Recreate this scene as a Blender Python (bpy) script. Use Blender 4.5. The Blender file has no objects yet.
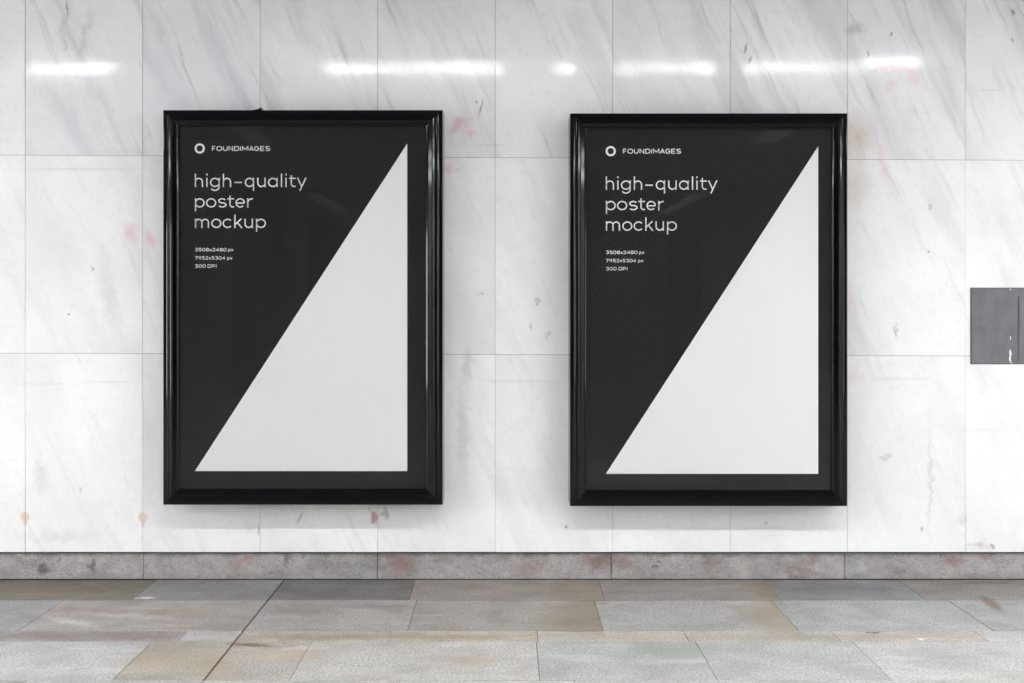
import bpy, bmesh, math, random
from mathutils import Vector
random.seed(11)
C = bpy.context.scene.collection
PI = math.pi

# ------------------------------------------------------------------ scale and camera
S = 0.6 / 117.5            # metres per photo pixel on the wall plane
D = 6.0                    # camera to wall
VX, VY = 505.0, 305.0      # vanishing point in the photo
H = 275 * S                # eye height
def wx(px, w=0.0): return (px - VX) * S * (D - w) / D
def wz(py, w=0.0): return H + (VY - py) * S * (D - w) / D

cam = bpy.data.cameras.new('camera'); camo = bpy.data.objects.new('camera', cam); C.objects.link(camo)
camo.location = (0, -D, H); camo.rotation_euler = (PI/2, 0, 0)
cam.sensor_width = 36; cam.lens = 36 * (D / S) / 1024
cam.shift_x = (512 - VX) / 1024; cam.shift_y = -(341.5 - VY) / 1024
bpy.context.scene.camera = camo

# ------------------------------------------------------------------ helpers
def srgb(r, g, b):
    f = lambda c: (c/255)/12.92 if c/255 <= .04045 else ((c/255+.055)/1.055)**2.4
    return (f(r), f(g), f(b), 1)

def obj(name, bm, mat, parent=None, smooth=None):
    me = bpy.data.meshes.new(name)
    bm.normal_update(); bm.to_mesh(me); bm.free()
    if mat: me.materials.append(mat)
    o = bpy.data.objects.new(name, me); C.objects.link(o)
    if smooth is not None:
        for p in me.polygons: p.use_smooth = True
        me.set_sharp_from_angle(angle=math.radians(smooth))
    if parent: o.parent = parent
    return o
def thing(name, label, cat, loc=(0,0,0), group=None):
    o = bpy.data.objects.new(name, None); C.objects.link(o)
    o.location = loc; o['label'] = label; o['category'] = cat; o.empty_display_size = .1
    if group: o['group'] = group
    return o
def struct(name, bm, mat, **k):
    o = obj(name, bm, mat, **k); o['kind'] = 'structure'; return o
def box(bm, x0, x1, y0, y1, z0, z1, bevel=0):
    vs = [bm.verts.new((x, y, z)) for x in (x0, x1) for y in (y0, y1) for z in (z0, z1)]
    fs = [bm.faces.new([vs[i] for i in q]) for q in
          ((0,1,3,2),(4,6,7,5),(0,4,5,1),(2,3,7,6),(0,2,6,4),(1,5,7,3))]
    if bevel:
        es = list({e for f in fs for e in f.edges})
        bmesh.ops.bevel(bm, geom=es, offset=bevel, segments=2, affect='EDGES', profile=.6)
    return fs

# ------------------------------------------------------------------ node helpers
class N:
    def __init__(s, name):
        s.m = bpy.data.materials.new(name); s.m.use_nodes = True
        s.t = s.m.node_tree; s.b = s.t.nodes['Principled BSDF']; s.out = s.t.nodes['Material Output']
    def n(s, typ, **k):
        nd = s.t.nodes.new(typ)
        for a, v in k.items(): setattr(nd, a, v)
        return nd
    def put(s, sock, v):
        if isinstance(v, bpy.types.NodeSocket): s.t.links.new(v, sock)
        elif v is not None: sock.default_value = v
    def math(s, op, a, b=None, c=None, clamp=False):
        nd = s.n('ShaderNodeMath', operation=op, use_clamp=clamp)
        for i, v in enumerate((a, b, c)): s.put(nd.inputs[i], v)
        return nd.outputs[0]
    def vec(s, op, a, b=None):
        nd = s.n('ShaderNodeVectorMath', operation=op)
        s.put(nd.inputs[0], a); s.put(nd.inputs[1], b)
        return nd.outputs['Value'] if op in ('LENGTH', 'DOT_PRODUCT') else nd.outputs[0]
    def mix(s, f, a, b, mode='MIX'):
        nd = s.n('ShaderNodeMix', data_type='RGBA', blend_type=mode)
        s.put(nd.inputs[0], f); s.put(nd.inputs[6], a); s.put(nd.inputs[7], b)
        return nd.outputs[2]
    def noise(s, v, scale, detail=4, rough=.55, dist=0):
        nd = s.n('ShaderNodeTexNoise'); s.put(nd.inputs['Vector'], v)
        for k, x in (('Scale', scale), ('Detail', detail), ('Roughness', rough), ('Distortion', dist)): nd.inputs[k].default_value = x
        return nd.outputs['Fac'], nd.outputs['Color']
    def ramp(s, f, lo, hi, a=0.0, b=1.0):
        nd = s.n('ShaderNodeMapRange', interpolation_type='SMOOTHSTEP'); s.put(nd.inputs[0], f)
        for i, v in ((1, lo), (2, hi), (3, a), (4, b)): nd.inputs[i].default_value = v
        return nd.outputs[0]
    def mapping(s, v, loc=(0,0,0), rot=(0,0,0), scale=(1,1,1)):
        nd = s.n('ShaderNodeMapping'); s.put(nd.inputs[0], v)
        s.put(nd.inputs[1], loc); nd.inputs[2].default_value = rot; nd.inputs[3].default_value = scale
        return nd.outputs[0]
    def coords(s): return s.n('ShaderNodeTexCoord').outputs['Object']
    def attr(s, name):
        nd = s.n('ShaderNodeAttribute'); nd.attribute_name = name; return nd.outputs['Color']
    def stain(s, col, P, c, r, color, amt, rot=0, soft=1.0, axis='Y', upto=None):
        """a soft-edged spill or smear of its own outline at c (radii r)"""
        q = s.vec('SUBTRACT', P, c)
        if rot:
            nd = s.n('ShaderNodeVectorRotate', rotation_type=axis + '_AXIS'); s.put(nd.inputs[0], q); nd.inputs['Angle'].default_value = rot; q = nd.outputs[0]
        q = s.vec('DIVIDE', q, r)
        l = s.vec('LENGTH', q)
        if upto:                                  # held back by the joint of its slab
            sp = s.n('ShaderNodeSeparateXYZ'); s.put(sp.inputs[0], upto[0])
            return s.mix(s.math('MULTIPLY', s.ramp(l, 1.0, 1.0 - soft, 0, amt), s.math('LESS_THAN', sp.outputs[0], upto[1])), col, color)
        return s.mix(s.ramp(l, 1.0, 1.0 - soft, 0, amt), col, color)
    def bump(s, h, strength, dist=.002):
        nd = s.n('ShaderNodeBump'); nd.inputs['Strength'].default_value = strength; nd.inputs['Distance'].default_value = dist
        s.put(nd.inputs['Height'], h); s.t.links.new(nd.outputs[0], s.b.inputs['Normal'])
    def set(s, **k):
        for a, v in k.items(): s.put(s.b.inputs[a.replace('_', ' ')], v)
        return s.m

def plain(name, col, rough=.5, **k):
    m = N(name)
    f, _ = m.noise(m.coords(), 30, 3)
    c = m.mix(m.ramp(f, .3, .7), tuple(x*.94 for x in col[:3]) + (1,), col)
    return m.set(Base_Color=c, Roughness=rough, **k)
def emit(name, col, L):
    m = N(name); e = m.n('ShaderNodeEmission'); e.inputs[0].default_value = col; e.inputs[1].default_value = L
    m.t.links.new(e.outputs[0], m.out.inputs[0]); return m.m

# ------------------------------------------------------------------ materials
def marble():
    m = N('polished_white_marble')
    P0 = m.coords(); t = m.attr('tile')
    sep = m.n('ShaderNodeSeparateColor'); m.put(sep.inputs[0], t)
    rnd, vein, tint = sep.outputs[0], sep.outputs[1], sep.outputs[2]
    off = m.n('ShaderNodeCombineXYZ')
    m.put(off.inputs[0], m.math('MULTIPLY', rnd, 37.0)); m.put(off.inputs[1], m.math('MULTIPLY', rnd, 11.0)); m.put(off.inputs[2], m.math('MULTIPLY', rnd, 23.0))
    P = m.vec('ADD', P0, off.outputs[0])
    wf, wc = m.noise(P, 2.2, 3)
    Pw = m.vec('ADD', P, m.vec('MULTIPLY', m.vec('SUBTRACT', wc, (.5,.5,.5)), (.10,.1,.10)))
    R = m.mapping(Pw, rot=(0, math.radians(24), 0))
    A, _ = m.noise(m.mapping(R, scale=(7.0, 1, .8)), 1.0, 5, .6)
    B, _ = m.noise(m.mapping(R, scale=(26, 1, 1.6)), 1.0, 5, .65)
    Cc, _ = m.noise(P, 1.6, 4, .6)
    va = m.math('MULTIPLY', m.ramp(A, .50, .72), vein)
    vb = m.math('MULTIPLY', m.ramp(B, .56, .76), vein)
    col = m.mix(m.ramp(Cc, .3, .7), srgb(238, 238, 237), srgb(228, 228, 230))
    Dd, _ = m.noise(m.mapping(R, scale=(3.2, 1, .7)), 1.0, 4, .55)
    col = m.mix(m.math('MULTIPLY', m.ramp(Dd, .46, .70), m.math('MULTIPLY', vein, .45)), col, srgb(194, 194, 198))
    Ee, _ = m.noise(P, 32, 5, .7)
    col = m.mix(m.ramp(Ee, .50, .75, 0, .22), col, srgb(196, 196, 198))
    col = m.mix(m.math('MULTIPLY', va, .38), col, srgb(176, 177, 182))
    col = m.mix(m.math('MULTIPLY', vb, .34), col, srgb(140, 139, 142))
    col = m.mix(m.math('MULTIPLY', tint, .22), col, srgb(196, 198, 205))
    # fine pits
    vo = m.n('ShaderNodeTexVoronoi'); m.put(vo.inputs['Vector'], P); vo.inputs['Scale'].default_value = 6.5
    pf, _ = m.noise(P, 2.7, 2)
    pit = m.math('MULTIPLY', m.ramp(vo.outputs['Distance'], .055, .02), m.ramp(pf, .56, .62))
    col = m.mix(m.math('MULTIPLY', pit, .65), col, srgb(120, 116, 116))
    # spills and worn graffiti (frayed by noise)
    _, dc = m.noise(P0, 16, 4, .65)
    Q = m.vec('ADD', P0, m.vec('MULTIPLY', m.vec('SUBTRACT', dc, (.5,.5,.5)), (.13, 0, .13)))
    pink, beige, grey = srgb(226, 168, 178), srgb(206, 178, 152), srgb(150, 150, 154)
    for (px, py, rx, ry, col2, amt, rot, soft) in (
        (131, 232, 13, 16, pink, .45, 0, 1), (150, 240, 9, 12, pink, .4, 0, 1),
        (459, 124, 19, 8, srgb(212, 150, 160), .5, .6, 1), (470, 132, 10, 6, pink, .5, 0, 1), (448, 168, 20, 5, pink, .45, 0, 1),
        (893, 66, 30, 9, pink, .45, -.15, 1), (911, 76, 12, 18, pink, .3, .5, 1), (890, 86, 16, 7, pink, .28, .7, 1), (875, 70, 6, 5, srgb(200,140,150), .35, 0, 1),
        (858, 138, 20, 34, beige, .5, 0, 1), (857, 186, 18, 34, beige, .32, 0, 1), (880, 150, 7, 60, pink, .25, .25, 1),
        (855, 28, 15, 10, grey, .4, 0, 1), (848, 30, 7, 6, grey, .3, 0, 1), (852, 300, 9, 40, pink, .16, 0, 1), (852, 378, 14, 12, pink, .22, 0, 1),
        
        (375, 518, 6, 9, srgb(180, 134, 138), .8, .5, .7), (385, 513, 8, 8, srgb(130, 132, 126), .5, 0, .9),
        (40, 475, 12, 26, grey, .22, 0, 1), (250, 528, 14, 8, grey, .2, 0, 1), (463, 430, 9, 70, grey, .22, 0, 1), (467, 365, 7, 26, grey, .3, 0, 1),
        (60, 537, 60, 10, grey, .15, 0, 1), (978, 546, 16, 6, srgb(170, 120, 130), .4, 0, 1), (885, 458, 7, 5, grey, .4, 0, 1),
        (930, 480, 3.5, 80, grey, .3, 0, 1), (962, 520, 6, 10, grey, .3, 0, 1), (108, 290, 14, 60, grey, .22, .2, 1),
        (930, 205, 4, 5, grey, .5, 0, 1), (896, 330, 3.5, 6, srgb(120,116,116), .5, 0, 1), (538, 302, 3.5, 5, grey, .7, 0, 1), (531, 327, 3.5, 6, grey, .55, 0, 1), (480, 293, 6, 3, grey, .5, 0, 1), (548, 335, 3.5, 7, grey, .4, -.3, 1),
        (92, 269, 3, 5, srgb(110,106,106), .7, 0, 1), (82, 490, 3, 4, grey, .6, 0, 1), (65, 43, 3, 14, grey, .4, 0, 1), (85, 35, 6, 40, grey, .25, -.25, 1), (65, 20, 5, 40, grey, .25, -.2, 1),
    ):
        col = m.stain(col, Q, (wx(px), 0, wz(py)), (rx*S, 10, ry*S), col2, amt, rot, soft)
    Q2 = m.vec('ADD', P0, m.vec('MULTIPLY', m.vec('SUBTRACT', dc, (.5,.5,.5)), (.03, 0, .03)))
    for px, py in ((25, 517), (143, 518)):
        col = m.stain(col, Q2, (wx(px), 0, wz(py)), (5.8*S, 10, 6.2*S), srgb(218, 203, 188), .9, 0, .4)
        col = m.stain(col, Q2, (wx(px), 0, wz(py + 6)), (2.5*S, 10, 5*S), srgb(214, 198, 182), .7, 0, .6)
    for px, py, rx, ry, rot, amt in ((481, 108, 1.8, 13, -.25, .6), (476, 102, 2.2, 2, 0, .6), (746, 48, 1.8, 8, -.2, .6), (750, 60, 2, 6, -.1, .6), (67, 8, 1.6, 12, 0, .5), (891, 34, 2, 3, 0, .6), (868, 54, 2.2, 4, 0, .5), (1013, 12, 2.6, 4, 0, .7), (1013, 40, 1.6, 3, 0, .6),
            (590, 466, 1.4, 20, 0, .0), (722, 497, 1.4, 2.4, 0, .8), (566, 527, 1.8, 2.6, 0, .7), (259, 530, 1, 10, 0, .5), (300, 518, 2, 12, -.5, .35), (766, 523, 2.5, 3, 0, .4), (992, 546, 2.5, 5, .6, .6), (922, 529, 2.5, 4, 0, .5)):
        col = m.stain(col, Q2, (wx(px), 0, wz(py)), (rx*S, 10, ry*S), srgb(108, 104, 106), amt, rot, .8)
    # old mortar ghosts under the bed joints
    for (px, py, rx, ry, amt) in ((80, 169, 90, 2.2, .28), (40, 384, 60, 2.0, .16), (110, 382, 40, 2, .2), (520, 381, 60, 2, .2), (490, 145, 25, 2, .22), (897, 379, 45, 2.2, .26), (980, 430, 40, 2, .16), (990, 90, 30, 2, .2), (120, 152, 50, 2.4, .14)):
        col = m.stain(col, P0, (wx(px), 0, wz(py)), (rx*S, 10, ry*S), srgb(176, 172, 168), amt, 0, 1)
    rf, _ = m.noise(P, 14, 5, .6)
    m.bump(m.noise(P, 60, 3)[0], .015, .001)
    wf2, _ = m.noise(m.mapping(P, scale=(7, 1, 26)), 1.0, 5, .65)
    wf3, _ = m.noise(P, 3.0, 3, .6)
    worn = m.math('MULTIPLY', m.ramp(wf2, .34, .62, .45, 1.0), m.ramp(wf3, .36, .62, .55, 1.0))   # polish worn away in patches
    return m.set(Base_Color=col, Roughness=m.ramp(rf, .25, .75, .07, .11), Specular_IOR_Level=m.math('MULTIPLY', worn, .38))

def granite(name, lo, hi, red, redamt, dark, specks=180):
    m = N(name); P = m.coords()
    a, _ = m.noise(P, specks, 3, .7); b, _ = m.noise(P, 7, 5, .62)
    c, _ = m.noise(m.mapping(P, loc=(3.1, 0, 7.7)), 4.2, 5, .6); d, _ = m.noise(m.mapping(P, loc=(9, 2, 1)), 11, 5, .7)
    col = m.mix(m.ramp(a, .34, .66), lo, hi)
    col = m.mix(m.ramp(b, .35, .7, 0, .55), col, hi)
    col = m.mix(m.ramp(c, .52, .70, 0, redamt), col, red)
    col = m.mix(m.ramp(d, .60, .78, 0, .6), col, dark)
    m.bump(a, .15, .002)
    return m, P, col

def baseboard_mat():
    m, P, col = granite('grey_granite', srgb(118, 115, 115), srgb(172, 168, 167), srgb(128, 108, 106), .7, srgb(92, 87, 87), 170)
    e1, _ = m.noise(m.mapping(P, loc=(5, 1, 2)), 14, 6, .7)
    col = m.mix(m.ramp(e1, .5, .72, 0, .55), col, srgb(184, 181, 179))
    e2, _ = m.noise(m.mapping(P, loc=(1, 8, 4)), 45, 4, .7)
    col = m.mix(m.ramp(e2, .58, .72, 0, .6), col, srgb(84, 80, 80))
    sp = m.n('ShaderNodeSeparateXYZ'); m.put(sp.inputs[0], P)
    e3, _ = m.noise(m.mapping(P, loc=(2, 6, 3), scale=(1, 1, 2)), 3.4, 5, .65)
    col = m.mix(m.ramp(e3, .46, .66, 0, .45), col, srgb(104, 100, 100))
    e4, _ = m.noise(m.mapping(P, scale=(1, 1, .3)), 16, 5, .7)
    top_dark = m.math('MULTIPLY', m.ramp(m.math('ADD', sp.outputs[2], m.math('MULTIPLY', e4, .05)), .135, .165), 0.75)  # darker towards the top edge of the stones, broken up by noise
    col = m.mix(top_dark, col, srgb(70, 64, 64))
    _, dc = m.noise(P, 22, 4, .65)
    Q = m.vec('ADD', P, m.vec('MULTIPLY', m.vec('SUBTRACT', dc, (.5,.5,.5)), (.12, 0, .1)))
    for (px, py, rx, ry, c, amt) in ((44, 569, 9, 9, srgb(70,56,56), .8), (92, 566, 6, 8, srgb(66,66,66), .8), (287, 560, 7, 13, srgb(92,66,70), .75), (400, 566, 26, 18, srgb(128,96,94), .7),
            (598, 560, 26, 12, srgb(112,86,80), .8), (622, 562, 22, 11, srgb(126,106,104), .7), (530, 568, 22, 9, srgb(130,106,106), .6), (953, 560, 24, 8, srgb(128,92,96), .75), (655, 568, 4, 3, srgb(60,50,56), .9), (245, 560, 18, 8, srgb(146,116,110), .6), (988, 557, 12, 5, srgb(128,92,96), .6)):
        col = m.stain(col, Q, (wx(px), 0, wz(py)), (rx*S, 10, ry*S), c, amt)
    return m.set(Base_Color=col, Roughness=.55)

def floor_pos(px, py):
    dist = (D / S) * H / (py - VY)
    return ((px - VX) * dist / (D / S), -D + dist)

def floor_mat():
    m = N('worn_stone_slabs'); P0 = m.coords(); slab = m.attr('slab'); rn = m.attr('slabseed')
    P = m.vec('ADD', P0, m.vec('SCALE', rn)) if False else m.vec('ADD', P0, m.vec('MULTIPLY', rn, (31., 17., 0)))
    a, _ = m.noise(P, 95, 4, .8); b, _ = m.noise(P, 3.2, 6, .62, .4); c, _ = m.noise(P, 9, 5, .65)
    v, _ = m.noise(m.mapping(P, rot=(0, 0, .5), scale=(2.0, 6.0, 1)), 1.3, 6, .62, .6)
    col = m.mix(m.ramp(a, .36, .64, .0, 1.0), m.mix(1.0, slab, (.60, .60, .60, 1), 'MULTIPLY'), m.mix(1.0, slab, (1.28, 1.28, 1.28, 1), 'MULTIPLY'))
    col = m.mix(m.ramp(b, .40, .66, 0, .5), col, m.mix(1.0, slab, (.60, .57, .55, 1), 'MULTIPLY'))
    col = m.mix(m.ramp(v, .52, .70, 0, .45), col, m.mix(1.0, slab, (1.35, 1.34, 1.33, 1), 'MULTIPLY'))
    col = m.mix(m.ramp(c, .52, .72, 0, .45), col, m.mix(1.0, slab, (.70, .64, .57, 1), 'MULTIPLY'))
    _, dc = m.noise(P0, 9, 5, .65)
    Q = m.vec('ADD', P0, m.vec('MULTIPLY', m.vec('SUBTRACT', dc, (.5,.5,.5)), (.16, .16, 0)))
    ochre, rust, pale, mauve, dk = srgb(140, 124, 98), srgb(116, 94, 70), srgb(206, 200, 188), srgb(128, 112, 106), srgb(86, 82, 80)
    for (px, py, rx, ry, c2, amt, rot, soft) in (
        (991, 603, .13, .10, rust, .0, 0, .6), (985, 583, .22, .04, srgb(110,86,66), .7, 0, .8), (252, 645, .13, .05, rust, .9, .1, .7),
 (560, 622, .16, .2, ochre, .4, 0, 1), (580, 590, .2, .2, ochre, .35, 0, 1),
        (330, 637, .6, .07, ochre, .6, 0, 1), (460, 637, .55, .07, srgb(156,138,106), .7, 0, 1), (640, 637, .6, .08, srgb(176,156,120), .4, 0, 1), (780, 637, .5, .07, ochre, .4, 0, 1), (910, 637, .45, .06, srgb(166,146,130), .5, 0, 1),
        (60, 636, .62, .07, mauve, .7, 0, 1), (150, 637, .2, .07, mauve, .6, 0, 1), (205, 637, .16, .07, srgb(190,188,188), .6, 0, .7),
        (80, 610, .35, .06, srgb(146,120,108), .65, .1, 1), (40, 594, .4, .05, srgb(158,134,96), .5, 0, 1), (175, 613, .3, .18, srgb(150,128,108), .45, 0, 1), (190, 628, .18, .05, ochre, .5, 0, 1),
        (215, 665, .12, .28, srgb(168,154,122), .55, -.4, 1), (160, 660, .3, .25, srgb(168,152,120), .45, 0, 1), (290, 655, .3, .10, srgb(196,178,148), .5, 0, 1), (470, 660, .13, .2, srgb(170,146,118), .4, 0, 1),
        (330, 592, .35, .16, dk, .4, 0, 1), (850, 590, .5, .12, srgb(92,92,94), .5, 0, 1), (60, 590, .7, .2, srgb(120,106,84), .45, 0, 1), (200, 588, .2, .1, srgb(104,104,108), .45, 0, 1),
        (370, 606, .4, .08, srgb(140,122,120), .5, 0, 1), (300, 612, .3, .1, mauve, .4, 0, 1), (680, 650, .25, .15, srgb(150,156,146), .5, 0, 1), (640, 592, .4, .06, srgb(112,104,104), .4, 0, 1),
        (70, 622, .05, .32, srgb(206,203,202), .6, -1.0, 1), (130, 616, .42, .06, srgb(200,196,194), .45, .25, 1), (30, 618, .2, .2, srgb(128,130,136), .5, 0, 1),
        (145, 598.8, .05, .022, srgb(222, 216, 206), .85, 0, .6), (873, 632, .03, .012, srgb(40,38,38), .9, 0, .5), (920, 639, .02, .02, srgb(240,236,230), .9, 0, .5), (300, 649, .2, .035, pale, .7, -.1, 1)):
        x, y = floor_pos(px, py)
        col = m.stain(col, Q, (x, y, 0), (rx, ry, 10), c2, amt, rot, soft, 'Z')
    x, y = floor_pos(991, 603)
    col = m.stain(col, P0, (x, y, 0), (.045, .22, 10), rust, .8, .12, .7, 'Z')
    for jpx, jpy, w, cc, amt in ((772.5, 590, .22, srgb(134,120,98), .75), (785.5, 616, .30, srgb(154,142,120), .7), (599, 616, .40, srgb(134,122,103), .7), (601.5, 590, .3, srgb(140,126,106), .5)):
        x, y = floor_pos(jpx, jpy)
        col = m.stain(col, Q, (x + .02, y, 0), (w, .42, 10), cc, amt, 0, .7, 'Z', (P0, x))
    m.bump(m.math('ADD', a, m.math('MULTIPLY', c, 2.0)), .22, .003)
    rg, _ = m.noise(P, 5, 4)
    return m.set(Base_Color=col, Roughness=m.ramp(rg, .3, .7, .42, .6), Specular_IOR_Level=.4)

MARBLE = marble(); FLOOR = floor_mat(); BASE = baseboard_mat()
GROUT = plain('grey_joint_mortar', srgb(146, 146, 148), .9)
GAP_SHADOW = plain('shadow_gap_backing', srgb(46, 42, 42), .9)
CEIL = plain('dark_grey_ceiling_panels', srgb(150, 150, 152), .8)
FARWALL = plain('grey_concourse_wall', srgb(186, 186, 186), .6)
SIDEWALL = plain('pale_side_wall', srgb(226, 226, 226), .6)
PILLAR = plain('dark_pillar_cladding', srgb(70, 70, 72), .5)
BLACK = N('gloss_black_lacquer').set(Base_Color=srgb(5, 6, 8), Roughness=.07, Specular_IOR_Level=.27)
BACK = plain('black_backing', srgb(16, 16, 17), .7)
def printed(name, col): return N(name).set(Base_Color=col, Roughness=.8, Specular_IOR_Level=.15)
INK = printed('charcoal_print', srgb(40, 40, 40))
PAPER = printed('off_white_print', srgb(232, 232, 232))
LETTER = printed('white_lettering', srgb(242, 242, 242))
LAMPBODY = plain('white_lamp_housing', srgb(220, 220, 220), .5)
def glass():
    m = N('clear_poster_glass'); t = m.n('ShaderNodeBsdfTransparent'); g = m.n('ShaderNodeBsdfGlossy'); g.inputs['Roughness'].default_value = .01
    f = m.n('ShaderNodeFresnel'); f.inputs[0].default_value = 1.22
    x = m.n('ShaderNodeMixShader'); L = m.t.links
    L.new(f.outputs[0], x.inputs[0]); L.new(t.outputs[0], x.inputs[1]); L.new(g.outputs[0], x.inputs[2]); L.new(x.outputs[0], m.out.inputs[0])
    return m.m
GLASS = glass()

# ------------------------------------------------------------------ marble wall (one tiled surface)
XL, XR, CEILZ, FARY = -9.0, 9.0, 3.3, -27.0
bm = bmesh.new(); lay = bm.loops.layers.float_color.new('tile')
X0 = wx(25.2) - .6 * 14
def rowz(i, x):                       # bed joints, laid very slightly out of level
    px = x / S + VX
    base = (552.0, 354.5, 157.5, -40.5, -240)[i]
    return wz(base + (0, .0028, .0052, .005, .005)[i] * (px - 505))
for k in range(30):
    xa = X0 + .6 * k; xb = xa + .6
    if xb <= XL: continue
    xa, xb = max(xa, XL), min(xb, XR)
    if xa >= XR: break
    for r in range(4):
        g = (.0004, .0006, .0011, .0011)[r] + .0006 * random.random(); gz = .0016 if r else 0
        seen = random.random(); vein = (.42, .6, 1.15, 1.2)[r] * (.5 + .8 * random.random()); tint = random.random() * (.4, .6, 1.0, 1.0)[r]
        ty = random.uniform(-.0008, .0008); tz = random.uniform(-.0006, .0006)
        fs = []
        za0, zb0 = rowz(r, xa) + gz*.5, rowz(r, xb) + gz*.5
        za1, zb1 = min(rowz(r+1, xa) - .0016, CEILZ), min(rowz(r+1, xb) - .0016, CEILZ)
        c = [(xa+g, za0, -tz-ty), (xb-g, zb0, tz-ty), (xb-g, zb1, tz+ty), (xa+g, za1, -tz+ty)]
        f_ = [bm.verts.new((x, d, z)) for x, z, d in c]; b_ = [bm.verts.new((x, .012, z)) for x, z, d in c]
        fs.append(bm.faces.new(f_))
        for i in range(4): fs.append(bm.faces.new((f_[i], b_[i], b_[(i+1) % 4], f_[(i+1) % 4])))
        for f in fs:
            for l in f.loops: l[lay] = (seen, vein, tint, 1)
bmesh.ops.recalc_face_normals(bm, faces=bm.faces)
wall = struct('wall_back', bm, MARBLE)
bm = bmesh.new(); box(bm, XL, XR, .003, .2, wz(552), CEILZ); struct('wall_back_bedding', bm, GROUT)

# granite skirting: stones set a little behind the marble with a dark shadow gap on top
bm = bmesh.new()
js = [wx(143.3) + 234 * S * k for k in range(-8, 9)]
zt, zb = wz(553.8), .004
for a, b in zip(js, js[1:]):
    a2, b2 = max(a + .002, XL), min(b - .002, XR)
    if b2 > a2: box(bm, a2, b2, .007, .09, zb, zt, .0015)
struct('baseboard_back', bm, BASE)
bm = bmesh.new(); box(bm, XL, XR, .02, .2, -.03, wz(551.6)); struct('trim_1', bm, GAP_SHADOW)  # dark backing: the gap's shadow is put into its colour

# ------------------------------------------------------------------ stone floor (one paved surface)
bm = bmesh.new(); lay = bm.loops.layers.float_color.new('slab'); lay2 = bm.loops.layers.float_color.new('slabseed')
yb = [0.006] + [floor_pos(505, p)[1] for p in (600.3, 631.0, 641.5, 680.5)]
long_x = floor_pos(244, 630)[0]
def jx(pxs, py): return [floor_pos(p, py)[0] for p in pxs]
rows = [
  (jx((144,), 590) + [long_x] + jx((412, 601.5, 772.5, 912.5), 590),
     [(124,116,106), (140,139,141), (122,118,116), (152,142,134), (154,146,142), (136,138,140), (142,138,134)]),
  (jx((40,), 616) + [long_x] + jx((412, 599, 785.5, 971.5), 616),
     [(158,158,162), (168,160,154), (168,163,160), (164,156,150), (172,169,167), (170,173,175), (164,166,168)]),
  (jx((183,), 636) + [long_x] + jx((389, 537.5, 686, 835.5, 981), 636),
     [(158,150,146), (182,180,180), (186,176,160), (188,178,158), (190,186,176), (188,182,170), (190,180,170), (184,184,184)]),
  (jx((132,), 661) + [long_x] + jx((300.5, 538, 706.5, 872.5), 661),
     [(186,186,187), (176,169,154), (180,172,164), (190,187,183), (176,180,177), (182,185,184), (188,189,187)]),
]
def slab(x0, x1, y0, y1, rgb, gap=.0014):
    mn = sum(rgb)/3; c = srgb(*(mn + (v - mn)*.7 for v in rgb)); seed = (random.random(), random.random(), 0, 1)
    dz = random.uniform(-.0008, .0008)
    fs = box(bm, x0 + gap, x1 - gap, y1 + .0007, y0 - .0007, -.03, dz)
    for f in fs:
        for l in f.loops: l[lay] = c; l[lay2] = seed
def fill(x0, x1, y0, y1):
    x = x0
    while x < x1 - .01:
        n = min(x + random.uniform(.7, 1.1), x1)
        if x1 - n < .3: n = x1
        g = random.randint(168, 192); slab(x, n, y0, y1, (g, g - random.randint(0, 6), g - random.randint(0, 10))); x = n
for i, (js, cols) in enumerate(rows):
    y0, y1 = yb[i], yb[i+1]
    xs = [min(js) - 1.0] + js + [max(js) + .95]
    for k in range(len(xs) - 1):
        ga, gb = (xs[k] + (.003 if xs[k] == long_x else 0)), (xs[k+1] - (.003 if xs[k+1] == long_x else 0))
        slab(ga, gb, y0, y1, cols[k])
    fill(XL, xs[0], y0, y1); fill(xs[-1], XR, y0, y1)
y = yb[-1]; xs5 = jx((25,), 683) + [long_x] + jx((393, 575, 757, 920), 683)
first = True
while y > FARY + .01:
    n = max(y - random.choice((.42, .52, .6)), FARY)
    if first:
        for a, b in zip(xs5, xs5[1:]): slab(a, b, y, n, (186, 185, 182))
        fill(XL, xs5[0], y, n); fill(xs5[-1], XR, y, n); first = False
    else: fill(XL, XR, y, n)
    y = n
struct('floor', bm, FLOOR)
bm = bmesh.new(); box(bm, XL, XR, FARY, .02, -.08, -.006); struct('floor_bedding', bm, plain('dark_floor_joint', srgb(84, 78, 72), .9))

# ------------------------------------------------------------------ the rest of the concourse (seen in reflections) and added lights
bm = bmesh.new()
y = 0.2
while y > FARY:
    box(bm, XL, XR, max(y - 1.19, FARY), y, CEILZ, CEILZ + .05, 0); y -= 1.2
struct('ceiling', bm, CEIL)
bm = bmesh.new(); box(bm, XL, XR, FARY - .2, FARY, 0, CEILZ); struct('wall_front', bm, FARWALL)
def side_wall(name, x0, x1, wy0, wy1, wz0, wz1):
    bm = bmesh.new()
    box(bm, x0, x1, FARY, wy0, 0, CEILZ); box(bm, x0, x1, wy1, .2, 0, CEILZ)
    box(bm, x0, x1, wy0, wy1, 0, wz0); box(bm, x0, x1, wy0, wy1, wz1, CEILZ)
    return struct(name, bm, SIDEWALL)
side_wall('wall_left', XL - .2, XL, -4.8, -2.4, .3, 2.4)
side_wall('wall_right', XR, XR + .2, -4.4, -3.6, .3, 2.4)
GLOW = emit('added_glow_pane', (.93, .97, 1, 1), 8.5)  # unseen glowing panes, added for frame highlights and fill
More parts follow.
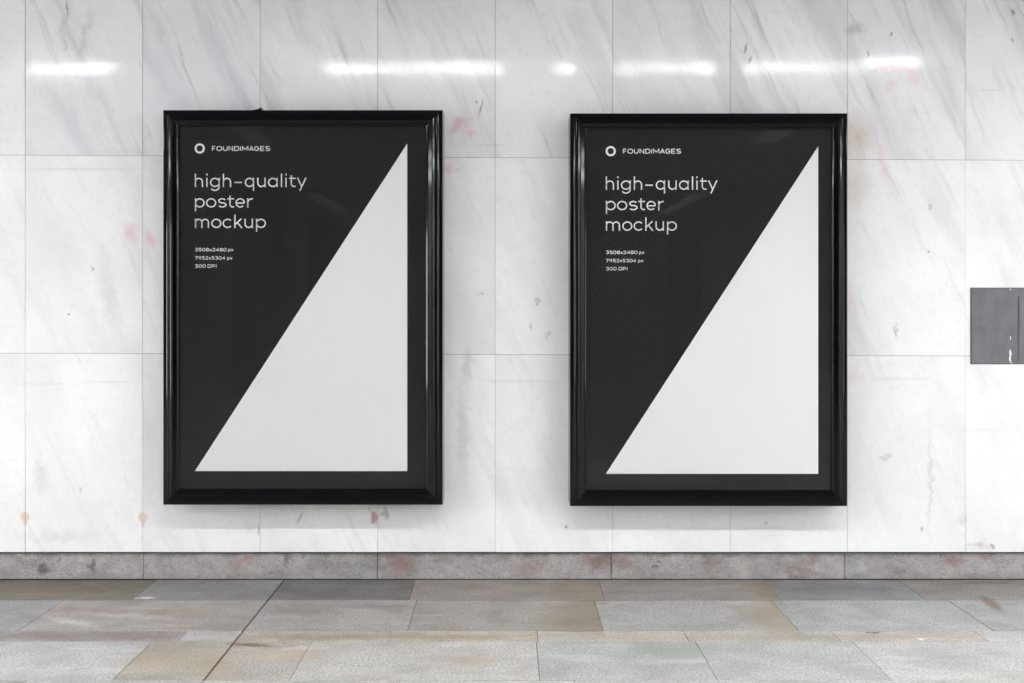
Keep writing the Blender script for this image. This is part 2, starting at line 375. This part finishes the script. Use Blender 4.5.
for i, (xx, a, b, s) in enumerate(((XL - .1, -4.8, -2.4, 1), (XR + .1, -4.4, -3.6, -1))):
    bm = bmesh.new(); box(bm, xx - .01, xx + .01, a, b, .3, 2.4); w = struct('added_window_%d' % (i+1), bm, GLOW)
    bm = bmesh.new()
    n = 2 if s == 1 else 1
    for k in range(n + 1):
        yy = a + (b - a) * k / n; box(bm, xx + s*.01 - .03, xx + s*.01 + .03, max(yy - .03, a), min(yy + .03, b), .3, 2.4)
    box(bm, xx - .03, xx + .04, a, b, .3, .36); box(bm, xx - .03, xx + .04, a, b, 2.34, 2.4)
    obj('added_window_frame', bm, PILLAR, w)
for x, y in ((-3.9, -13), (3.9, -13), (-3.9, -20), (3.9, -20), (-7.2, -13), (7.2, -13)):
    bm = bmesh.new(); box(bm, x - .35, x + .35, y - .35, y + .35, 0, CEILZ, .02); struct('pillar', bm, PILLAR)

BRIGHT = emit('fluorescent_diffuser', (1, 1, 1, 1), 47.0)
FAR = emit('added_fill_far', (1, 1, 1, 1), 17.0)
FILL_SIDE = emit('added_fill_side', (1, 1, 1, 1), 11.0)
DIM = emit('dim_diffuser', (1, .98, .95, 1), .55)
def lamp(x0, x1, y0, y1, mat, label):
    cx, cy = (x0+x1)/2, (y0+y1)/2
    t = thing('ceiling_light', label, 'ceiling light', (cx, cy, CEILZ), 'ceiling lights of the concourse')
    hx, hy = (x1-x0)/2, (y1-y0)/2
    bm = bmesh.new(); r = .02
    for q in ((-hx-r, hx+r, -hy-r, -hy), (-hx-r, hx+r, hy, hy+r), (-hx-r, -hx, -hy, hy), (hx, hx+r, -hy, hy)):
        box(bm, *q, -.008, 0)
    obj('housing', bm, LAMPBODY, t)
    bm = bmesh.new(); box(bm, -hx, hx, -hy, hy, -.006, -.001); obj('diffuser', bm, mat, t)
K = S * (D + 3.36) / D
for (a, b, l) in ((25, 117, 'leftmost'), (325, 410, 'second'), (415, 500, 'third'), (553, 572, 'short fourth'), (615, 717, 'fifth'), (745, 848, 'sixth')):
    lamp((a - VX)*K, (b - VX)*K, -3.36 - .08, -3.36 + .08, BRIGHT, 'white fluorescent ceiling panel parallel to the marble wall, %s along its row' % l)
for k, px in enumerate((1060,)):  # extra unseen panel, added as fill light
    lamp((px - VX)*K, (px + 90 - VX)*K, -3.44, -3.28, BRIGHT, 'white fluorescent ceiling panel in the wall row beyond the %s of the posters' % 'right')
END = emit('fluorescent_diffuser_end', (1, 1, 1, 1), 26.0)
lamp(2.76, 3.24, -3.35, -2.9, END, 'white fluorescent ceiling panel set crosswise at the right end of the wall row')
for sx, nm in ((-1, 'left'), (1, 'right')):
    for k, yy in enumerate((-2.0, -4.6, -7.2)):  # unseen panels at both sides, added as fill light
        x = sx * 6.3; lamp(x - .3, x + .3, yy - .6, yy + .6, FILL_SIDE, 'wide fluorescent ceiling panel on the %s side, %s from the marble wall' % (nm, ('first', 'second', 'third')[k]))
    for k, yy in enumerate((-5.5, -8.5, -11.5)):  # broad unseen panels, added to lift the shadows under the frames
        x = sx * 7.9; lamp(x - .6, x + .6, yy - .8, yy + .8, FAR, 'square fluorescent ceiling panel close to the %s side wall, %s from the marble wall' % (nm, ('first', 'second', 'third')[k]))
    for k, (x, ya, yc) in enumerate((((-2.82, 3.0)[sx > 0], -8.1, -6.2), (sx * 3.3, -18.7, -14.3))):
        lamp(x - .13, x + .13, ya, yc, DIM, 'dim ceiling strip running away from the wall on the %s, %s in its line' % (nm, ('nearer', 'farther')[k]))

# ------------------------------------------------------------------ lettering: strokes turned into flat printed ribbons
def arc(cx, cy, rx, ry, a0, a1, n=20):
    return [(cx + rx*math.cos(math.radians(a0 + (a1-a0)*i/n)), cy - ry*math.sin(math.radians(a0 + (a1-a0)*i/n))) for i in range(n+1)]
def ribbon(bm, pts, w, to3, closed=False):
    p = [pts[0]]
    for q in pts[1:]:
        if math.hypot(q[0]-p[-1][0], q[1]-p[-1][1]) > 1e-4: p.append(q)
    if closed and math.hypot(p[0][0]-p[-1][0], p[0][1]-p[-1][1]) < 1e-4: p.pop()
    n = len(p); L = []; R = []
    for i in range(n):
        a = p[(i-1) % n] if (closed or i) else None; b = p[(i+1) % n] if (closed or i < n-1) else None
        d1 = None if a is None else (p[i][0]-a[0], p[i][1]-a[1]); d2 = None if b is None else (b[0]-p[i][0], b[1]-p[i][1])
        u = lambda d: (d[0]/math.hypot(*d), d[1]/math.hypot(*d))
        if d1 is None: t = u(d2); s = 1
        elif d2 is None: t = u(d1); s = 1
        else:
            u1, u2 = u(d1), u(d2); t = (u1[0]+u2[0], u1[1]+u2[1]); ln = math.hypot(*t)
            if ln < 1e-3: t = u1; s = 1
            else:
                t = (t[0]/ln, t[1]/ln); s = min(1 / max(t[0]*u1[0] + t[1]*u1[1], .35), 2.2)
        nx, ny = -t[1]*w/2*s, t[0]*w/2*s
        L.append(bm.verts.new(to3(p[i][0]+nx, p[i][1]+ny))); R.append(bm.verts.new(to3(p[i][0]-nx, p[i][1]-ny)))
    for i in range(n if closed else n-1):
        j = (i+1) % n; bm.faces.new((L[i], L[j], R[j], R[i]))
def fix_facing(bm):
    bm.normal_update()
    for f in bm.faces:
        if f.normal.y > 0: f.normal_flip()

# headline glyphs, traced in photo pixels (x of each letter measured), baseline b, stroke centre lines
SW = 1.3
def g_strokes(b):
    xt = b - 8.75; asc = b - 13.4; m = b - 4.4; R = 4.4; bb = b - .65; xtc = xt
    o = lambda cx, rx=4.4: (arc(cx, (bb+xtc)/2, rx, (bb-xtc)/2, 0, 360, 32), True)
    return xt, asc, (bb+xtc)/2, bb, o
def arch(x0, x1, top, b, cy):
    r = (x1-x0)/2
    return [(x0, cy)] + arc((x0+x1)/2, top + r*1.0, r, r, 180, 0, 16)[0:] + [(x1, b)]
def headline():
    out = []
    # line 1
    b = 187.1; xt, asc, cy, bb, o = g_strokes(b); r = (bb-xt)/2
    A = lambda pts, closed=False: out.append((pts, closed))
    def h(x0, x1): A([(x0, asc), (x0, b)]); A(arch(x0, x1, xt, b, cy + 1))
    def i(x): A([(x, xt-.65), (x, b)]); A([(x, asc+.0), (x, asc+1.7)])
    def bowl_stem(xl, xs, y0, y1): out.append(o(xl + .6 + (xs-xl-.6)/2, (xs-xl-.6)/2)); A([(xs, y0), (xs, y1)])
    h(195.4, 202.4); i(206.9)
    bowl_stem(210.0, 219.2, xt-.65, b+.2); A([(219.2, b-.5)] + arc(214.9, b-.6, 4.3, 3.9, 0, -148, 14))
    h(223.4, 230.5); A([(234.4, 182.45), (241.8, 182.45)])
    bowl_stem(244.8, 253.5, xt-.65, b+3.7)
    A([(257.8, xt-.65)] + arc(261.45, bb-3.65, 3.65, 3.65, 180, 360, 16)); A([(265.1, xt-.65), (265.1, b)])
    bowl_stem(268.0, 277.1, xt-.65, b)
    A([(281.5, asc), (281.5, b)]); i(286.0)
    def t(x, xl, xr): A([(x, xt-3.1), (x, bb-2.6)] + arc(x+2.7, bb-2.7, 2.7, 2.7, 180, 270, 10) + [(xr-.1, bb-.15)]); A([(xl, xt), (xr, xt)])
    t(291.3, 289.1, 295.7)
    A([(297.5, xt-.65), (301.75, b-.4)]); A([(305.9, xt-.65), (299.8, b+3.7)])
    out.append(None)
    b = 207.55; xt, asc, cy, bb, o = g_strokes(b)
    def p(x, xr): A([(x, xt-.65), (x, b+3.7)]); out.append(o(x + (xr-.6-x)/2, (xr-.6-x)/2))
    p(195.5, 204.7); out.append(o(211.1, 4.5))
    A(s_curve(218.5, 226.0, xt, bb)); 
    t(230, 227.3, 234.1)
    def e(xl, xr): cx = (xl+xr)/2; rx = (xr-xl)/2-.6; A([(cx-rx, cy+.25), (cx+rx, cy+.25)]); A(arc(cx, cy, rx, (bb-xt)/2, -3, 316, 28))
    e(235.5, 244.9)
    A([(247.8, xt-.65), (247.8, b)]); A([(247.8, cy+.6)] + arc(252.1, xt+4.3, 4.3, 4.3, 180, 92, 10) + [(252.8, xt)])
    out.append(None)
    b = 228.05; xt, asc, cy, bb, o = g_strokes(b)
    A([(195.5, xt-.65), (195.5, b)]); A(arch(195.5, 201.95, xt, b, cy)); A(arch(201.95, 208.4, xt, b, cy))
    out.append(o(216.3, 4.4))
    A(arc(227.6, cy, 4.4, (bb-xt)/2, 42, 318, 26))
    A([(234.9, asc), (234.9, b)]); A([(241.4, xt-.65), (235.2, b-3.6)]); A([(237.2, b-5.6), (242.0, b)])
    A([(245.1, xt-.65)] + arc(248.7, bb-3.6, 3.6, 3.6, 180, 360, 16)); A([(252.3, xt-.65), (252.3, b)])
    p(256.6, 265.9)
    return out
def s_curve(xl, xr, yt, yb):
    cx = (xl+xr)/2; rx = (xr-xl)/2; ym = (yt+yb)/2; ry = (yb-yt)/4
    return arc(cx, yt+ry, rx*.92, ry, 28, 180, 10) + arc(cx, yt+ry, rx*.92, ry, 180, 255, 5)[1:] + arc(cx, yb-ry, rx, ry, 75, 0, 5) + arc(cx, yb-ry, rx, ry, 0, -150, 12)[1:]

# wide capitals and digits in a unit box, y down
def unit(ch):
    e = lambda a0, a1: arc(.5, .5, .5, .5, a0, a1, 24)
    G = {
     'F': [[(0,1),(0,0),(.95,0)], [(0,.52),(.8,.52)]], 'O': [e(0,360)], '0': [e(0,360)],
     'U': [[(0,0)] + arc(.5,.52,.5,.48,180,360,14) + [(1,0)]], 'N': [[(0,1),(0,0),(1,1),(1,0)]],
     'D': [[(0,0),(.5,0)] + arc(.5,.5,.5,.5,90,-90,14) + [(0,1),(0,0)]], 'I': [[(0,0),(0,1)]],
     'M': [[(0,1),(0,0),(.5,.72),(1,0),(1,1)]], 'A': [[(0,1),(.5,0),(1,1)], [(.2,.7),(.8,.7)]],
     'G': [e(40,360) + [(.55,.5)]], 'E': [[(1,0),(0,0),(0,1),(1,1)], [(0,.5),(.9,.5)]],
     'S': [arc(.5,.25,.46,.25,25,255,12) + arc(.5,.75,.5,.25,75,-155,12)],
     'P': [[(0,1),(0,0),(.6,0)] + arc(.62,.31,.38,.31,90,-90,10) + [(0,.62)]],
     '3': [[(.05,0),(.9,0),(.5,.4)] + arc(.5,.7,.46,.3,90,-150,12)], '5': [[(.92,0),(.14,0),(.1,.42),(.5,.38)] + arc(.5,.69,.46,.31,85,-150,12)],
     '8': [arc(.5,.25,.42,.25,0,360,18), arc(.5,.74,.5,.26,0,360,18)], '2': [arc(.5,.3,.45,.3,165,-25,12) + [(.02,1),(1,1)]],
     '4': [[(.75,1),(.75,0),(.0,.74),(1,.74)]], '7': [[(0,0),(1,0),(.35,1)]], '9': [arc(.5,.32,.46,.32,0,360,18), [(.96,.34),(.6,1)]],
     'x': [[(0,.3),(1,1)], [(1,.3),(0,1)]], 'p': [[(0,.3),(0,1.35)], arc(.48,.65,.48,.35,0,360,18)],
    }
    return G[ch]
def put(out, ch, x0, x1, y0, y1, sw):
    h = sw/2
    for s in unit(ch):
        pts = [(x0 + h + (x1-x0-sw)*a, y0 + h + (y1-y0-sw)*b) for a, b in s]
        out.append((pts, ch in 'O08' and len(s) > 15))
def wordmark():
    out = []
    for ch, a, b in (('F',211.9,215.8),('O',216.3,222.3),('U',222.9,227.7),('N',228.6,233.2),('D',234.2,239.3),('I',240.1,241),('M',242.1,248.3),('A',248.9,254),('G',254.3,259.3),('E',260.1,264.6),('S',265.2,270.1)):
        put(out, ch, a, b, 146.0, 151.0, .85)
    return out
def small_print():
    out = []
    def run(txt, x0, x1, y0, y1, wts):
        tot = sum(wts) ; x = x0; k = (x1-x0)/tot
        for ch, w in zip(txt, wts):
            if ch != ' ': put(out, ch, x + .15, x + w*k - .15, y0, y1, .62)
            x += w*k
    d = 1.0
    run('3508x2480', 194.5, 226.8, 247.9, 251.4, [d,d,d,d,.72,d,d,d,d]); run('px', 228.0, 233.6, 247.9, 251.4, [1, 1])
    out.append(None); run('7952x5304', 194.5, 225.4, 256.2, 259.7, [d,d,d,d,.72,d,d,d,d]); run('px', 227.0, 232.6, 256.2, 259.7, [1, 1])
    out.append(None); run('300', 194.5, 206.0, 264.3, 267.8, [1,1,1]); run('DP', 207.5, 215.2, 264.3, 267.8, [1.1, 1]); put(out, 'I', 215.9, 216.5, 264.3, 267.8, .62)
    return out

# ------------------------------------------------------------------ poster frames
T = .1865
WP = .169                                     # depth of the printed sheet
PROFILE = [(0, 0)] + [(u, d + .05) for u, d in ((0, .114), (.12, .1175), (.4, .1192), (.9, .1200), (3.4, .1202), (3.7, .1208), (5.1, .1257), (5.35, .1260), (5.6, .1250), (5.9, .1252),
           (6.1, .1280), (6.4, .1293), (7.8, .1305), (8.1, .1312), (9.5, .1362), (9.9, .1372), (10.8, .1370), (11.4, .1360), (14.0, .1318), (14.2, .1308), (14.4, .1310), (14.6, .1332), (14.9, .1336), (15.1, .1330),
           (16.3, .1288), (16.4, .1260), (16.45, .1120), (9.0, .1120))] + [(5, 0)]
def poster_frame(L, T_, R, B, dx, dy, label, latch):
    w = .169
    x0, x1, z0, z1 = wx(L, w), wx(R, w), wz(B, w), wz(T_, w)
    cx, oz = (x0+x1)/2, z0
    root = thing('poster_frame', label, 'poster frame', (cx, 0, oz))
    sc = S * (D - w) / D
    lo = lambda x, y, z: (x - cx, y, z - oz)
    corners = lambda u: [(x0+u, z0+u), (x1-u, z0+u), (x1-u, z1-u), (x0+u, z1-u)]
    for side in range(4):
        bm = bmesh.new(); ra = []; rb = []
        for (u, d) in PROFILE:
            c = corners(u * sc)
            for lst, i in ((ra, side), (rb, (side+1) % 4)):
                lst.append(bm.verts.new(lo(c[i][0], -d - (.0005 if d == 0 else 0), c[i][1])))
        n = len(PROFILE)
        for k in range(n): bm.faces.new((ra[k], ra[(k+1) % n], rb[(k+1) % n], rb[k]))
        bm.faces.new(ra); bm.faces.new(rb[::-1])
        bmesh.ops.recalc_face_normals(bm, faces=bm.faces)
        obj('frame_rail', bm, BLACK, root, smooth=14)
    u = 9 * sc
    bm = bmesh.new(); box(bm, *(x0+u-cx, x1-u-cx), -.158, -.004, z0+u-oz, z1-u-oz); obj('backing_board', bm, BACK, root)
    u = 13 * sc
    bm = bmesh.new(); box(bm, x0+u*1.25-cx, x1-u*1.25-cx, -WP, -.1625, z0+u*1.25-oz, z1-u*1.25-oz)
    sheet = obj('poster_sheet', bm, INK, root)
    def to3(off):
        wv = WP + off
        return lambda px, py: lo(wx(px + dx, wv), -wv, wz(py + dy, wv))
    bm = bmesh.new(); q = to3(.0004)
    bm.faces.new([bm.verts.new(q(*p)) for p in ((407.2, 143.6), (407.2, 471.1), (194.9, 471.1))]); fix_facing(bm)
    o = obj('printed_triangle', bm, PAPER, sheet); o['label'] = 'off-white right triangle'
    bm = bmesh.new(); ribbon(bm, arc(199.7, 148.45, 4.1, 4.1, 0, 360, 40), 1.95, q, True); fix_facing(bm)
    o = obj('ring_emblem', bm, LETTER, sheet); o['label'] = 'white ring'
    def lines(st):
        r = [[]]
        for k in st:
            if k is None: r.append([])
            else: r[-1].append(k)
        return r
    for nm, st, sw, lb in (('headline_line', headline(), SW, ('upper white headline line', 'middle white headline line', 'lower white headline line')), ('wordmark', wordmark(), .85, ('small white capitals beside the ring',)),
                           ('figure_line', small_print(), .62, ('upper tiny white line of figures', 'middle tiny white line of figures', 'lower tiny white line of figures'))):
        for part, l in zip(lines(st), lb):
            bm = bmesh.new()
            for pts, cl in part: ribbon(bm, pts, sw, q, cl)
            fix_facing(bm)
            o = obj(nm, bm, LETTER, sheet); o['label'] = l
    u = 15.6 * sc
    bm = bmesh.new(); box(bm, x0+u-cx, x1-u-cx, -.1745, -.1725, z0+u-oz, z1-u-oz); obj('glass_pane', bm, GLASS, root)
    if latch:
        bm = bmesh.new()
        a, b = wx(252.5, .15) - cx, wx(262, .15) - cx; zt = z1 - oz
        vs = [(a, 0), (b, 0), (b, 2.9*sc), (b - 1.6*sc, 2.9*sc), (b - 1.9*sc, 1.7*sc)]
        f = [bm.verts.new((x, -.167, zt - .001 + z)) for x, z in vs]; g = [bm.verts.new((x, -.12, zt - .001 + z)) for x, z in vs]
        bm.faces.new(f); bm.faces.new(g[::-1])
        for k in range(5): bm.faces.new((f[k], g[k], g[(k+1) % 5], f[(k+1) % 5]))
        bmesh.ops.recalc_face_normals(bm, faces=bm.faces)
        obj('latch', bm, BLACK, root)
    return root
poster_frame(163.1, 110.0, 442.6, 504.9, 0, 0, 'left glossy black poster frame on the wall, with a small latch on its top rail', True)
poster_frame(570.1, 113.2, 847.4, 506.2, 411.0, 2.7, 'right glossy black poster frame on the wall, nearer the grey metal plate', False)

# ------------------------------------------------------------------ grey metal access plate at the right
m = N('grey_painted_metal'); P = m.coords()
a, _ = m.noise(m.mapping(P, scale=(1.6, 1, 1)), 9, 5, .65); b, _ = m.noise(P, 90, 3)
col = m.mix(m.ramp(a, .3, .7), srgb(94, 96, 100), srgb(108, 110, 114)); col = m.mix(m.ramp(b, .6, .75, 0, .4), col, srgb(104, 104, 106))
PLATE = m.set(Base_Color=col, Roughness=.55)
x0, x1, z0, z1 = wx(970.3), wx(1056), wz(364.2), wz(287.6)
root = thing('access_plate', 'grey painted metal access plate set in the marble wall at the right', 'access plate', ((x0+x1)/2, 0, z0))
cx = (x0+x1)/2
s0, s1, sz0, sz1 = wx(1017.1)-cx, wx(1018.6)-cx, wz(361)-z0, wz(296.5)-z0
bm = bmesh.new(); e = .004
X0_, X1_, Z1_ = x0-cx, x1-cx, z1-z0
box(bm, X0_+e, s0, -.006, -.0012, e, Z1_-e); box(bm, s1, X1_-e, -.006, -.0012, e, Z1_-e)
box(bm, s0, s1, -.006, -.0012, e, sz0); box(bm, s0, s1, -.006, -.0012, sz1, Z1_-e)
bmesh.ops.remove_doubles(bm, verts=bm.verts, dist=1e-6)
obj('door_leaf', bm, PLATE, root)
bm = bmesh.new(); box(bm, X0_, X1_, -.0032, -.0008, 0, Z1_)
obj('surround', bm, plain('dark_grey_metal', srgb(74, 74, 78), .6), root)
bm = bmesh.new()                           # run of white paint over the lower edge
def blob(pts):
    f = [bm.verts.new((wx(x)-cx, -.0075, wz(y)-z0)) for x, y in pts]; g = [bm.verts.new((wx(x)-cx, -.0058, wz(y)-z0)) for x, y in pts]
    bm.faces.new(f); bm.faces.new(g[::-1])
    for k in range(len(pts)): bm.faces.new((f[k], g[k], g[(k+1) % len(pts)], f[(k+1) % len(pts)]))
blob([(1009.2,349.5),(1010.2,349.5),(1010.6,352),(1011.2,353.2),(1010.5,356),(1010.3,359.5),(1011.0,363.4),(1010.2,363.6),(1009.4,360.5),(1008.7,361.5),(1008.3,358.5),(1009.0,355.5),(1008.6,352.5)])
bmesh.ops.recalc_face_normals(bm, faces=bm.faces)
WPAINT = plain('white_paint', srgb(226, 224, 218), .6)
o = obj('paint_drip', bm, WPAINT, root); o['label'] = 'run of white paint'
bm = bmesh.new(); blob([(1009.4,336.2),(1010.2,336.2),(1010.3,339.5),(1009.6,340)]); bmesh.ops.recalc_face_normals(bm, faces=bm.faces); obj('paint_spot', bm, WPAINT, root)
bm = bmesh.new(); blob([(1009.2,288.6),(1010.3,288.6),(1009.9,290.6)])
bmesh.ops.recalc_face_normals(bm, faces=bm.faces)
obj('paint_spot', bm, WPAINT, root)

# ------------------------------------------------------------------ world and view
w = bpy.data.worlds.new('world'); bpy.context.scene.world = w; w.use_nodes = True
w.node_tree.nodes['Background'].inputs[0].default_value = (.8, .88, 1, 1); w.node_tree.nodes['Background'].inputs[1].default_value = .2
vs = bpy.context.scene.view_settings
vs.view_transform = 'Standard'; vs.look = 'None'; vs.gamma = 1; vs.use_curve_mapping = False; vs.exposure = 0.91
